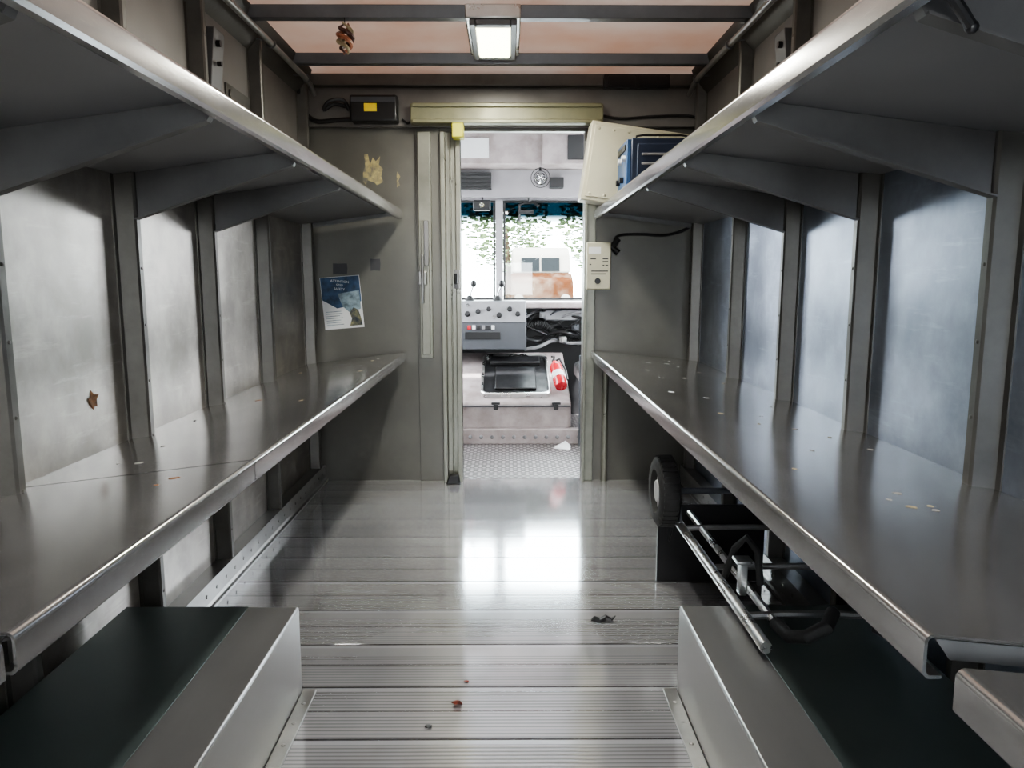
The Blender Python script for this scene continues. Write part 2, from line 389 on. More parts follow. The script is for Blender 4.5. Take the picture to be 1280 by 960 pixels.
# ---------------------------------------------------------------- door frame
b=B()
b.box(-.355,-.33,YB-.05,YB-.001,0,1.90); b.box(-.275,-.25,YB-.045,YB+.05,0,1.905)
b.box(-.33,-.275,YB-.02,YB-.001,0,1.90); b.box(-.305,-.297,YB-.035,YB-.02,0,1.90)
b.out('trim_%d'%tn,M_jamb,bevel=.003,**ST); tn+=1
b=B(); b.box(.416,.480,YB-.02,YB-.001,0,1.86); b.box(.416,.432,YB-.045,YB+.05,0,1.86)
b.out('trim_%d'%tn,M_jamb,bevel=.003,**ST); tn+=1
b=B(); b.box(-.50,.50,YB-.10,YB-.034,1.93,2.03); b.box(-.49,.49,YB-.115,YB-.10,1.93,1.95); b.box(-.49,.49,YB-.115,YB-.10,2.01,2.03)
b.out('door_track',M_head,None,bevel=.004,label='olive cream sliding door track box above the doorway',category='door track')
b=B(); b.box(-.285,-.225,YB-.13,YB-.045,1.855,1.929)
b.out('end_stop',M_ytrim,None,bevel=.006,label='yellow rubber door stop at the top of jamb',category='door stop')
B().box(-.49,-.356,YB-.012,YB-.001,.0,1.92).out('trim_%d'%tn,M_bulk,bevel=.002,**ST); tn+=1
T=thing('latch_bar',(-.42,YB-.03,.70),'long grey vertical latch bar with small handle on jamb','latch')
b=B(); b.box(-.475,-.405,YB-.045,YB-.011,.70,1.90); b.box(-.462,-.418,YB-.055,YB-.045,.72,1.44); b.out('bar',M_jamb,T,bevel=.004)
b=B(); b.box(-.475,-.43,YB-.085,YB-.054,1.10,1.17); b.cyl((-.452,YB-.09,1.0),(-.452,YB-.09,1.26),.008); b.out('handle',M_trim,T,bevel=.004)
b=B(); b.box(-.445,-.42,YB-.068,YB-.054,1.20,1.44); b.out('spring_cover',M_grey,T,bevel=.004)
T=thing('door_latch',(-.26,YB-.06,1.06),'small black and steel door latch on jamb','latch')
B().box(-.285,-.255,YB-.07,YB-.044,1.08,1.18).out('plate',M_grey,T,bevel=.003)
b=B(); b.cyl((-.272,YB-.07,1.11),(-.272,YB-.12,1.11),.008); b.cyl((-.272,YB-.12,1.11),(-.272,YB-.12,1.16),.009); b.out('knob',M_black,T)
b=B(); b.poly([(-.34,YB-.09,.001),(-.26,YB-.09,.001),(-.27,YB-.09,.05),(-.32,YB-.09,.05)],(0,.035,0)); b.out('rubber_foot',M_black,None,bevel=.004,label='black rubber door foot at base of jamb',category='door stop')
b=B(); b.cyl((.545,YB-.025,.0),(.545,YB-.025,.68),.017,n=14); b.out('conduit_pipe',M_jamb,None,label='grey vertical conduit pipe beside the doorway',category='pipe')

# ---------------------------------------------------------------- poster
T=thing('poster',(-.905,YB-.006,.855),'white safety poster with dark blue heading, taped askew','poster')
R=Matrix.Translation((-.905,YB-.0015,1.003))@Matrix.Rotation(math.radians(-4.5),4,'Y')
b=B(); b.T=R; b.box(-.108,.108,-.001,.001,-.142,.142); b.out('sheet',M_paper,T)
b=B(); b.T=R; b.poly([(-.106,-.0012,.14),(.106,-.0012,.14),(.106,-.0012,.0),(.05,-.0012,-.02),(-.03,-.0012,-.03),(-.106,-.0012,.02)],(0,-.0005,0)); b.out('printed_heading',M_pblue,T)
b=B(); b.T=R; b.poly([(-.02,-.0018,.05),(.10,-.0018,.06),(.10,-.0018,-.04),(.04,-.0018,-.06),(.0,-.0018,-.02)],(0,-.0004,0)); b.out('printed_picture',M_pgrey,T)
b=B(); b.T=R; b.poly([(.035,-.0013,-.06),(.06,-.0013,-.03),(.085,-.0013,-.045),(.095,-.0013,-.09),(.10,-.0013,-.13),(.03,-.0013,-.13),(.045,-.0013,-.09)],(0,-.0012,0)); b.out('printed_picture',M_pyel,T,label='yellow and dark figure printed on poster')
b=B(); b.T=R
for i in range(7): b.box(-.095,.0-random.random()*.03,-.0018,-.0012,-.045-i*.012,-.048-i*.012)
b.out('printed_lines',M_pgrey,T,kind='stuff')
text('ATTENTION\nSTEP\nSAFETY',.018,(-.915,YB-.0045,1.112),(math.radians(90),math.radians(4.5),0),M_paper,T,space=1.15,align='CENTER')

def flat(name,x0,x1,z0,z1,m,label,cat,y=YB-.0004,ang=0,group=None,pts=None):
    b=B(); b.T=Matrix.Translation(((x0+x1)/2,y,(z0+z1)/2))@Matrix.Rotation(math.radians(ang),4,'Y')
    w=(x1-x0)/2; h=(z1-z0)/2
    P=pts or [(-1,-1),(-.3,-.93),(.9,-1),(1,.2),(.93,1),(-.2,.96),(-.96,1)]
    b.poly([(a*w,0,c*h) for a,c in P],(0,-.001,0)); p=dict(label=label,category=cat)
    if group: p['group']=group
    return b.out(name,m,None,**p)
flat('tape_piece',-.95,-.87,1.155,1.215,M_tapeg,'dark grey tape piece above the poster','tape',group='tape on the bulkhead')
flat('tape_piece',-.745,-.69,1.175,1.24,M_tapeg,'dark grey tape piece on the bulkhead','tape',group='tape on the bulkhead')
flat('sticker_remnant',-.77,-.66,1.63,1.79,M_resid,'torn yellowed sticker remnant on bulkhead','sticker',ang=3,
     pts=[(-1,-.8),(-.7,-1),(-.55,-.7),(.2,-.85),(.35,-1),(1,-.75),(.75,-.4),(.9,.1),(.5,.35),(.6,.9),(.2,.55),(-.1,.8),(-.35,.3),(-.6,1),(-.95,.95),(-.8,.2),(-1,-.2)])
flat('sticker_remnant',-.60,-.57,1.62,1.70,M_resid,'small flaked sticker bits on bulkhead','sticker',ang=-12,pts=[(-1,-1),(.2,-.8),(0,-.2),(1,.3),(.4,1),(-.2,.5),(-.5,-.1)])

# ---------------------------------------------------------------- junction box, cables
T=thing('junction_box',(-.69,YB-.09,1.94),'black junction box with yellow sticker above bulkhead panel','electrical box')
b=B(); b.box(-.81,-.565,YB-.12,YB-.034,1.935,2.07); b.out('case',M_black,T,bevel=.012,seg=3)
b=B(); b.box(-.80,-.575,YB-.126,YB-.119,2.03,2.055); b.out('lid_rib',M_dgrey,T)
B().box(-.735,-.67,YB-.1225,YB-.1195,1.985,2.025).out('warning_sticker',M_yellow,T)
def cable(pts,r,label,name='cable',m=M_black,n=8,parent=None):
    P=[Vector(p) for p in pts]; P=[P[0]]+P+[P[-1]]; o=[]
    for i in range(1,len(P)-2):
        for k in range(6):
            t=k/6; a,b_,c,d=P[i-1],P[i],P[i+1],P[i+2]
            o.append(.5*((2*b_)+(-a+c)*t+(2*a-5*b_+4*c-d)*t*t+(-a+3*b_-3*c+d)*t*t*t))
    o.append(P[-2])
    if parent: return B().tube(o,r,n).out(name,m,parent)
    return B().tube(o,r,n).out(name,m,None,label=label,category='cable')
y=YB-.05
cable([(-.81,y,1.96),(-.90,y,1.955),(-1.0,y,1.95),(-1.06,y,2.0),(-1.075,y-.03,2.08),(-1.08,y-.05,2.13)],.012,'thick black cable running from junction box')
cable([(-.82,y-.02,2.0),(-.85,y-.03,2.05),(-.92,y-.04,2.04),(-.95,y-.03,2.0),(-.90,y-.02,2.03),(-.84,y-.02,2.02)],.010,'coiled black cable beside the junction box')
cable([(-.55,y,1.96),(-.52,y,1.94),(-.50,y-.03,1.945)],.006,'short thin cable at door track')
cable([(.50,y,1.98),(.60,y,1.965),(.75,y,1.975),(.90,y,1.98),(.99,y,1.97),(1.005,y,1.90)],.007,'thin black cable along bulkhead top')
cable([(.57,YB-.03,1.30),(.60,YB-.03,1.36),(.72,YB-.02,1.37),(.85,YB-.02,1.365),(.95,YB-.02,1.39),(1.0,YB-.02,1.42)],.008,'black power cable under the upper shelf')
T=thing('plug',(.58,YB-.04,1.27),'black cable plug hanging by switch box','plug')
b=B(); b.cyl((.60,YB-.03,1.345),(.565,YB-.035,1.30),.016,n=12); b.out('body',M_black,T)
b=B(); b.cyl((.565,YB-.035,1.30),(.60,YB-.04,1.27),.011,.018,n=12); b.out('collar',M_black,T)
b=B(); b.box(.50,.84,YB-.105,YB-.069,2.105,2.175); b.box(.52,.66,YB-.112,YB-.104,2.115,2.165); b.box(.68,.82,YB-.112,YB-.104,2.115,2.165)
b.out('marker_lamp_housing',M_black,None,bevel=.004,label='black twin housing mounted on ceiling beam',category='lamp housing')

T=thing('switch_box',(.49,YB-.05,1.074),'off-white switch box with label on door jamb','switch box')
b=B(); b.box(.425,.555,YB-.085,YB-.018,1.075,1.325); b.out('case',M_white,T,bevel=.006)
b=B(); b.cyl((.485,YB-.084,1.12),(.485,YB-.091,1.12),.016,n=20); b.out('knob',M_black,T)
b=B(); b.box(.435,.50,YB-.0865,YB-.0845,1.265,1.30); b.out('label_plate',M_paper,T)
b=B()
for i,(xa,xb,zz) in enumerate(((.51,.54,1.22),(.51,.54,1.235),(.445,.475,1.235),(.44,.45,1.205),(.51,.52,1.20),(.525,.54,1.20),(.45,.54,1.17),(.45,.53,1.155))): b.box(xa,xb,YB-.0860,YB-.0845,zz,zz+.006)
b.out('printed_marks',M_tapeg,T,kind='stuff')
T=thing('storage_cabinet',(.64,3.9,1.49),'cream riveted metal cabinet leaning on the upper shelf','cabinet')
R=Matrix.Translation((.365,3.80,1.525))@Matrix.Rotation(math.radians(8),4,'Y')
b=B(); b.T=R; b.box(0,.60,0,.16,0.0,.385); b.out('body',M_white,T,bevel=.008)
b=B(); b.T=R; b.box(.02,.58,-.008,.001,.02,.365)
for i in range(8):
    for zz in (.035,.35): b.ball((.04+i*.074,-.008,zz),.008,(1,.5,1),n=5)
b.out('door_panel',M_white,T,bevel=.003)
T=thing('radio_unit',(.70,3.62,1.47),'dark navy radio unit with blue side face and knobs','radio')
b=B(); b.box(.565,.85,3.49,3.77,1.487,1.765); b.box(.59,.83,3.478,3.49,1.52,1.74); b.out('case',M_navy,T,bevel=.008)
b=B(); b.box(.545,.5655,3.495,3.765,1.50,1.76); b.out('face_panel',M_lblue,T,bevel=.004)
for i in range(4):
    b=B(); b.cyl((.546,3.54+i*.055,1.68-(i%2)*.09),(.528,3.54+i*.055,1.68-(i%2)*.09),.014,n=12); b.out('knob',M_black if i%2 else M_paper,T)
b=B(); b.box(.539,.546,3.52,3.74,1.715,1.740); b.out('display_strip',M_black,T)
for i in range(4):
    b=B(); b.box(.61,.81,3.470,3.4785,1.56+i*.042,1.57+i*.042); b.out('cooling_fin',M_grey,T,bevel=.002)
b=B(); b.tube([(.59,3.51,1.76),(.59,3.51,1.775),(.62,3.51,1.780),(.79,3.51,1.780),(.82,3.51,1.775),(.82,3.51,1.76)],.005,8); b.out('carry_handle',M_black,T)

# ---------------------------------------------------------------- ceiling lamps, the rear one added
def ceil_lamp(y0,label):
    dy=y0-3.09
    T=thing('ceiling_lamp',(-.02,3.33+dy,2.12),label,'lamp')
    b=B(); b.box(-.165,.055,3.09+dy,3.60+dy,2.145,2.199); b.out('housing',M_alum,T,bevel=.006)
    b=B(); b.box(-.15,-.125,3.10+dy,3.58+dy,2.122,2.146); b.box(.015,.04,3.10+dy,3.58+dy,2.122,2.146); b.box(-.125,.015,3.10+dy,3.14+dy,2.122,2.146); b.box(-.125,.015,3.54+dy,3.58+dy,2.122,2.146); b.out('bezel',M_frame,T,bevel=.004)
    b=B(); b.box(-.124,.014,3.141+dy,3.539+dy,2.118,2.144); b.out('lens',M_lens,T,bevel=.01)
ceil_lamp(3.09,'metal framed ceiling lamp with glowing square lens')
ceil_lamp(1.0,'added unseen ceiling lamp for fill light')  # lamp added out of view to brighten the cargo area
T=thing('hanging_ornament',(-.64,3.12,2.03),'brown and orange striped spiral ornament hanging from roof rib','ornament')
b=B(); b.cyl((-.64,3.11,2.155),(-.64,3.11,2.125),.002,n=6); b.out('thread',M_black,T)
for mi,(mm,off) in enumerate(((M_orange,0),(M_brown,math.pi*.66),(M_tape,math.pi*1.33))):
    pts=[];rr=[]
    for k in range(40):
        t=k/39; R_=.024*math.sin(math.pi*(.12+.88*t)*.95)+.004; a=off+t*9
        pts.append((-.64+R_*math.cos(a),3.11+R_*math.sin(a),2.130-.115*t)); rr.append(.003+.007*math.sin(math.pi*t))
    b=B(); b.tube(pts,rr,8); b.out('spiral_band',mm,T)

for x,s in ((XL,1),(XR,-1)):
    T=thing('ceiling_conduit',(x+s*.09,1.9,2.05),'light grey conduit tube clipped along the roof edge','conduit',group='roof conduits')
    xx=x+s*.10
    b=B(); b.tube([(xx,.2,2.11),(xx,3.8,2.11),(xx,3.92,2.10),(xx,4.0,2.07)],.013,12); b.out('tube',M_trim,T)
    for y in (1.2,1.9,2.6,3.3,3.85):
        b=B(); b.box(x+s*.02,xx+s*.002,y-.012,y+.012,2.124,2.128); b.tube([(xx+.017*math.cos(a),y,2.11+.017*math.sin(a)) for a in [math.radians(q) for q in range(-180,181,30)]],.004,6); b.out('clip',M_frame,T)
for x,s in ((XL,1),(XR,-1)):
    T=thing('wall_bracket',(x+s*.05,2.85,1.8),'folded grey steel bracket high on side wall','bracket',group='upper wall brackets')
    b=B(); b.poly([(x+s*.002,2.80,1.80),(x+s*.03,2.80,1.82),(x+s*.05,2.80,2.02),(x+s*.002,2.80,2.02)],(0,.10,0)); b.out('plate',M_clip,T,bevel=.003)
    for zz,r_ in ((1.97,.012),(1.90,.009)):
        b=B(); b.cyl((x+s*.045,2.83,zz),(x+s*.060,2.83,zz),r_,n=12); b.out('bolt',M_black,T)
    b=B(); b.box(x+s*.001,x+s*.012,3.0,3.26,1.76,1.88); b.box(x+s*.012,x+s*.02,3.02,3.05,1.78,1.86)
    b.out('wall_plate',M_post,None,bevel=.002,label='flat steel plate riveted on side wall',category='plate',group='upper wall plates')

# ---------------------------------------------------------------- hand truck
T=thing('hand_truck',(.76,2.1,0),'aluminium hand truck lying flat under the shelf, black wheels','hand truck')
zr=.285
for x in (.60,.92):
    b=B(); b.tube([(x,2.66,zr),(x,1.70,zr),(x,1.62,zr-.002)],.015,12); b.out('frame_rail',M_alum,T)
b=B(); b.tube([(.665,2.62,zr),(.665,1.72,zr)],.011,10); b.out('frame_brace',M_alum,T)
for y in (2.45,2.1,1.78):
    b=B(); b.tube([(.60,y,zr),(.68,y,zr+.004),(.84,y,zr+.004),(.92,y,zr)],.010,8); b.out('crossbar',M_trim,T)
b=B(); b.cyl((.56,2.58,.38),(.96,2.58,.38),.011); 
for x in (.60,.92): b.poly([(x-.004,2.66,zr-.01),(x-.004,2.45,zr-.01),(x-.004,2.55,.41),(x-.004,2.61,.41)],(.008,0,0))
b.out('axle',M_dgrey,T)
b=B(); b.box(.56,.96,2.665,2.68,.002,.30); b.poly([(.60,2.67,.0+.15),(.60,2.67,.29),(.60,2.56,.29)],(.006,0,0)); b.out('toe_plate',M_black,T,bevel=.004)
def wheel(x,y,z,r,w,T):
    b=B(); prof=[(-w/2,r*.62),(-w/2,r*.88),(-w/2+.006,r*.96),(-w/4,r),(w/4,r),(w/2-.006,r*.96),(w/2,r*.88),(w/2,r*.62),(w/2-.01,r*.6),(-w/2+.01,r*.6)]
    rs=[[Vector((x+t,y+q*math.cos(a),z+q*math.sin(a))) for a in [2*math.pi*k/40 for k in range(40)]] for t,q in prof]
    b.rings(rs,closed=True)
    for k in range(36):
        a=2*math.pi*k/36; c=Vector((x,y+(r)*math.cos(a),z+(r)*math.sin(a)))
        b.T=Matrix.Translation(c)@Matrix.Rotation(a,4,'X'); b.box(-w*.36,w*.36,-.003,.003,-.005,.005); b.T=None
    b.out('tyre',M_rubber,T)
    b=B(); b.lathe((x-w/2+.004,y,z),(x+w,y,z),[(0,r*.22),(0.001,r*.3),(.012,r*.34),(.018,r*.6),(w-.026,r*.6),(w-.02,r*.34),(w-.008,r*.3),(w-.007,r*.22)],28)
    for k in range(5):
        a=2*math.pi*k/5; b.cyl((x-w/2+.016,y+r*.45*math.cos(a),z+r*.45*math.sin(a)),(x-w/2+.022,y+r*.45*math.cos(a),z+r*.45*math.sin(a)),r*.1,n=10)
    b.out('wheel_hub',M_hub,T)
wheel(.562,2.58,.38,.125,.070,T); wheel(.965,2.58,.38,.125,.05,T)
b=B(); b.box(.625,.645,1.90,1.93,zr,zr+.10); b.box(.612,.658,1.89,1.94,zr+.09,zr+.10); b.out('upright_bracket',M_alum,T,bevel=.003)
b=B(); b.tube([(.665,1.74,zr),(.67,1.66,zr+.005),(.69,1.61,zr+.03),(.73,1.60,zr+.06),(.76,1.64,zr+.075)],.016,12); b.out('grip',M_rubber,T)
b=B(); b.tube([(.92,1.70,zr),(.91,1.63,zr+.01),(.88,1.59,zr+.04),(.84,1.60,zr+.06)],.016,12); b.out('grip',M_rubber,T)
b=B(); b.tube([(.61,1.99,zr+.02),(.63,1.97,zr+.11),(.65,1.94,zr+.15),(.68,1.93,zr+.11),(.69,1.93,zr+.02)],.010,10); b.out('strap_loop',M_rubber,T)

# ---------------------------------------------------------------- debris
def scrap(x,y,z,w,m,label,name='paper_scrap',cat='scrap',crumple=.2,slope=0,group=None):
    b=B(); n=7; pts=[]
    for k in range(n):
        a=2*math.pi*k/n; r=w*(.6+.5*random.random()); dx=r*math.cos(a)
        pts.append((x+dx,y+r*.8*math.sin(a),z+.0006+slope*dx+random.random()*w*crumple))
    b.rings([[Vector(p) for p in pts],[Vector(p)+Vector((0,0,.0008)) for p in pts]])
    p=dict(label=label,category=cat)
    if group:p['group']=group
    b.out(name,m,None,smooth=False,**p)
scrap(-.135,1.85,.004,.018,M_leaf,'small dark red dry leaf on ribbed floor','dry_leaf','leaf',.9)
scrap(-.115,1.97,.0,.010,M_leaf,'tiny dry leaf crumb on ribbed floor','dry_leaf','leaf',.5)
scrap(-.2,1.75,.004,.012,M_black,'tiny black debris bit on floor','debris','debris',.4)
b=B(); b.T=Matrix.Translation((.32,2.33,.008))@Matrix.Scale(.85,4)
pts=[(-.050,.01,.0),(-.035,.012,.008),(-.015,.008,.003),(.008,.020,.010),(.03,.010,.004),(.048,.022,.012)]; wd=[.3,1,.8,1,.7,.2]
b.rings([[Vector(p)+Vector((0,-.016*w_,-.008*w_)),Vector(p)+Vector((0,.012*w_,-.004*w_)),Vector(p)+Vector((0,.008*w_,.004*w_)),Vector(p)+Vector((0,-.010*w_,.002*w_))] for p,w_ in zip(pts,wd)]); b.out('plastic_scrap',M_black,None,smooth=False,label='crumpled black plastic scrap on floor',category='scrap')
b=B(); b.poly([(XL+.000,1.92,.805),(XL+.002,1.935,.790),(XL+.001,1.94,.80),(XL+.001,1.955,.795),(XL+.003,1.95,.815),(XL+.004,1.962,.828),(XL+.003,1.94,.83),(XL+.001,1.93,.842),(XL+.001,1.927,.825),(XL+.003,1.912,.822)],(.001,0,0)); b.out('dry_leaf',M_bleaf,None,smooth=False,label='brown dry leaf stuck on the side wall',category='leaf')
sl=(.736-.672)/(-.556-XL)
for i in range(16):
    x=random.uniform(-1.0,-.62); y=random.uniform(1.1,3.9)
    scrap(x,y,.672+(x-XL)*sl,random.uniform(.005,.014),[M_tapeg,M_tape,M_copper,M_scrap][i%4],'small torn tape scrap stuck on shelf','tape_scrap','scrap',.03,sl,group='scraps on the lower shelf')
sr=(.745-.688)/(.457-XR)
for i in range(26):
    x=random.uniform(.53,.95); y=random.uniform(1.3,3.9)
    scrap(x,y,.688+(x-XR)*sr,random.uniform(.005,.014),[M_scrap,M_tape,M_alum,M_scrap][i%4],'small pale tape scrap stuck on shelf','tape_scrap','scrap',.03,sr,group='scraps on the other lower shelf')

# ---------------------------------------------------------------- cab
CY=6.30
B().box(-1.15,1.15,YB+.05,CY+.05,-.04,.0).out('floor_cab',M_diamond,**ST)
b=B(); b.box(-1.15,1.15,YB+.05,CY+.1,2.30,2.33); b.out('ceiling_cab',M_cab,**ST)
for nm,x in (('wall_cab_left',-1.15),('wall_cab_right',1.12)):
    b=B(); b.box(x,x+.03,YB+.05,5.0,0,2.30); b.box(x,x+.03,5.5,CY,0,1.2); b.box(x,x+.03,5.0,CY,1.85,2.30); b.box(x,x+.03,5.5,5.60,1.0,2.0); b.box(x,x+.03,CY-.1,CY,1,2); b.box(x,x+.03,5.0,5.5,0,.7)
    b.out(nm,M_cab,**ST)
b=B(); b.box(-1.15,1.15,CY,CY+.04,0,.955); b.box(-1.15,1.15,CY,CY+.04,1.775,2.30); b.box(-1.15,-1.05,CY,CY+.04,.955,1.775); b.box(1.05,1.15,CY,CY+.04,.955,1.775); b.box(-.095,-.035,CY-.01,CY+.05,.955,1.775)
b.out('wall_cab_front',M_cab,**ST)
B().box(-1.05,-.095,CY+.015,CY+.02,.955,1.775).out('window_1',M_glass,**ST)
B().box(-.035,1.05,CY+.015,CY+.02,.955,1.775).out('window_2',M_glass,**ST)
for x0,x1 in ((-1.05,-.098),(-.032,1.05)):
    b=B(); g=.018
    b.box(x0,x1,CY-.012,CY+.012,.957,.957+g); b.box(x0,x1,CY-.012,CY+.012,1.773-g,1.773); b.box(x0,x0+g,CY-.012,CY+.012,.957+g,1.773-g); b.box(x1-g,x1,CY-.012,CY+.012,.957+g,1.773-g)
    b.out('trim_%d'%tn,M_rubber,bevel=.003,**ST); tn+=1
T=thing('overhead_console',(0,6.1,1.80),'pale grey overhead console above the windshield','console')
b=B(); b.poly([(-1.1,5.90,2.299),(-1.1,5.95,2.02),(-1.1,6.0,2.0),(-1.1,6.29,2.0),(-1.1,6.29,2.299)],(2.2,0,0)); b.out('upper_panel',M_pinkw,T,bevel=.005)
b=B(); b.poly([(-1.1,6.12,1.999),(-1.1,6.20,1.79),(-1.1,6.299,1.79),(-1.1,6.299,1.999)],(2.2,0,0)); b.out('lower_panel',M_cab,T,bevel=.005)
b=B(); b.T=Matrix.Translation((-.28,5.925,2.13))@Matrix.Rotation(math.radians(10),4,'X'); b.box(-.12,.14,-.012,0.003,-.075,.075)
b.out('access_plate',M_paper,T,bevel=.004)
b=B(); b.box(-.42,-.125,6.08,6.155,1.84,1.97)
for i in range(4): b.box(-.41,-.135,6.07,6.08,1.855+i*.03,1.865+i*.03)
b.out('radio_vent',M_black,T,bevel=.003)
b=B(); b.box(.27,.62,5.84,5.99,2.0,2.24); b.out('locker',M_pinkw,T,bevel=.006)
b=B(); b.box(.46,.60,5.82,5.841,2.03,2.21); b.out('locker_opening',M_black,T,bevel=.004)
b=B(); b.box(.34,.45,6.06,6.16,1.85,1.93); b.out('switch_pod',M_black,T,bevel=.004)
T=thing('cab_fan',(.26,6.0,1.87),'small chrome cab fan under the overhead console','fan')
b=B(); b.lathe((.26,5.965,1.91),(.26,6.1,1.91),[(0,.01),(.005,.045),(.03,.05),(.06,.04),(.075,.02)],20); b.out('motor',M_chrome,T)
for k in range(3):
    rr=.03+.022*k
    b=B(); b.tube([(.26+rr*math.cos(a),5.945,1.91+rr*math.sin(a)) for a in [2*math.pi*q/24 for q in range(24)]],.003,6,closed=True); b.out('guard_ring',M_black,T)
b=B()
for k in range(5):
    a=2*math.pi*k/5; c,s_=math.cos(a),math.sin(a); c2,s2=math.cos(a+.6),math.sin(a+.6)
    b.poly([(.26,5.956,1.91),(.26+.06*c,5.952,1.91+.06*s_),(.26+.06*c2,5.960,1.91+.06*s2)],(0,.002,0))
b.out('blade',M_grey,T)
b=B(); b.cyl((.26,6.015,1.94),(.26,6.03,1.9995),.010,n=10); b.out('mount',M_black,T)
T=thing('dash_camera',(-.2,6.1,1.70),'black dash camera hung at windshield top','camera')
b=B(); b.cyl((-.2,6.24,1.79),(-.2,6.07,1.73),.008,n=8); b.out('arm',M_black,T)
b=B(); b.box(-.27,-.13,6.02,6.10,1.67,1.75); b.out('case',M_black,T,bevel=.01)
b=B(); b.cyl((-.2,6.021,1.71),(-.2,6.005,1.71),.02,n=16); b.out('lens',M_chrome,T)
T=thing('toll_bracket',(.2,6.2,1.66),'dark hooked bracket at the windshield tint band','bracket')
b=B(); b.tube([(.10,6.24,1.60),(.10,6.24,1.73),(.14,6.24,1.75),(.22,6.24,1.75),(.26,6.24,1.72)],.012,8); b.cyl((.18,6.24,1.75),(.18,6.24,1.79),.01,n=8); b.out('hook',M_black,T)
b=B(); b.box(.09,.22,6.22,6.26,1.66,1.69); b.out('bar',M_black,T)

T=thing('dashboard',(0,6.1,.5),'pale dashboard ledge with black hoses below the windshield','dashboard')
b=B(); b.box(-1.1,1.1,5.93,6.295,.90,.95); b.out('ledge',M_pinkw,T,bevel=.012)
b=B(); b.box(-1.1,1.1,6.20,6.295,.001,.899); b.out('firewall_panel',M_black,T)
b=B(); b.box(.30,.75,6.02,6.199,.80,.885); b.out('duct',M_grey,T,bevel=.01)
pts=[];rs=[]
for k in range(90):
    t=k/89; pts.append((.15+.55*t,6.08-.02*math.sin(5*t),.74+.05*math.sin(7*t)-.10*t)); rs.append(.034 if k%2 else .028)
b=B(); b.tube(pts,rs,14); b.out('hose',M_rubber,T)
random.seed(11)
for i in range(11):
    z0=random.uniform(.58,.86); pts=[(.14+.12*k,random.uniform(5.98,6.12),z0+random.uniform(-.06,.06)) for k in range(5)]
    cable(pts,random.choice((.005,.007,.01,.014)),'',name='wire',m=[M_black,M_rubber,M_grey,M_black,M_dgrey][i%5],n=8,parent=T)
for (x,z,m_) in ((.26,.82,M_grey),(.42,.62,M_trim),(.52,.72,M_dgrey)):
    b=B(); b.box(x,x+.06,6.0,6.06,z,z+.05); b.box(x+.015,x+.045,5.985,6.0,z+.01,z+.04); b.box(x+.02,x+.04,6.06,6.20,z+.01,z+.03); b.out('connector',m_,T,bevel=.004)

T=thing('control_console',(-.18,5.75,.62),'grey control console with knobs and switches','console')
b=B(); b.poly([(-.62,5.62,.60),(-.62,5.62,.80),(-.62,5.70,.965),(-.62,5.928,.965),(-.62,5.928,.60)],(.765,0,0)); b.out('housing',M_dgrey,T,bevel=.008)
R=Matrix.Translation((0,5.66,.882))@Matrix.Rotation(math.radians(-26),4,'X')
b=B(); b.T=R; b.box(-.61,.14,-.009,-.001,-.085,.085); b.out('gauge_panel',M_grey,T,bevel=.003)
for x,z,r in ((-.30,-.02,.022),(-.22,.0,.020),(-.14,.02,.018),(-.06,-.03,.022),(.02,.02,.020),(.08,-.02,.020),(-.3,.05,.012),(-.1,-.05,.012)):
    b=B(); b.T=R; b.cyl((x,-.009,z),(x,-.028,z),r,r*.8,n=16); b.out('knob',M_black if r>.013 else M_chrome,T)
for i in range(6):
    b=B(); b.box(-.30+i*.036,-.275+i*.036,5.606,5.621,.755,.785); b.out('switch_button',[M_red,M_paper,M_black,M_grey,M_black,M_paper][i],T,bevel=.002)
b=B(); b.box(-.32,-.05,5.612,5.621,.68,.735); b.out('radio_face',M_black,T,bevel=.003)
for x in (-.29,-.075):
    L=thing('control_lever',(x,5.8,.965),'chrome control lever with black knob on console','lever',group='console levers')
    b=B(); b.tube([(x,5.80,.966),(x+.01,5.79,1.03),(x+.03,5.77,1.08)],.007,8); b.out('stem',M_chrome,L)
    b=B(); b.ball((x+.032,5.768,1.095),.024,(1,1,1.2)); b.out('knob',M_black,L)
    b=B(); b.lathe((x,5.80,.966),(x,5.80,1.2),[(0,.035),(.01,.034),(.04,.012)],16); b.out('boot',M_rubber,L)
T=thing('engine_cover',(.06,5.5,.0),'pale sloping engine cover with dark tray and latches','engine cover')
x0,x1=-.62,.445
b=B(); b.poly([(x0,5.04,0.001),(x0,5.04,.10),(x0,5.10,.105),(x0,5.10,.001)],(x1-x0+.6,0,0))
b.out('riser',M_pinkw,T,bevel=.003)
for i in range(12):
    x=-.33+i*.075
    b=B(); b.lathe((x,5.04,.05),(x,4.9,.05),[(0,.014),(.006,.014),(.010,.008)],12); b.out('bolt',M_grey,T)
b=B(); b.poly([(x0,5.102,.001),(x0,5.102,.27),(x0,5.115,.285),(x0,5.96,.548),(x0,5.98,.53),(x0,5.98,.001)],(x1-x0,0,0)); b.out('cowl',M_pinkw,T,bevel=.012,seg=3)
b=B(); b.box(x0+.005,x1-.005,5.085,5.1025,.252,.262); b.out('seam_strip',M_dgrey,T,bevel=.002)
th=math.atan2(.548-.285,5.96-5.115)
S=Matrix.Translation((.06,5.17,.285+.055*math.tan(th)))@Matrix.Rotation(th,4,'X')
def rr(w0,w1,r,z,n=6):
    P=[]
    for cx,cy,a0 in ((w0-r,w1-r,0),(-w0+r,w1-r,90),(-w0+r,r,180),(w0-r,r,270)):
        for k in range(n): 
            a=math.radians(a0+90*k/(n-1)); P.append(Vector((cx+r*math.cos(a),cy+r*math.sin(a),z)))
    return P
def off(P,d):
    return [Vector((p.x*(1-d),.36+(p.y-.36)*(1-d),p.z)) for p in P]
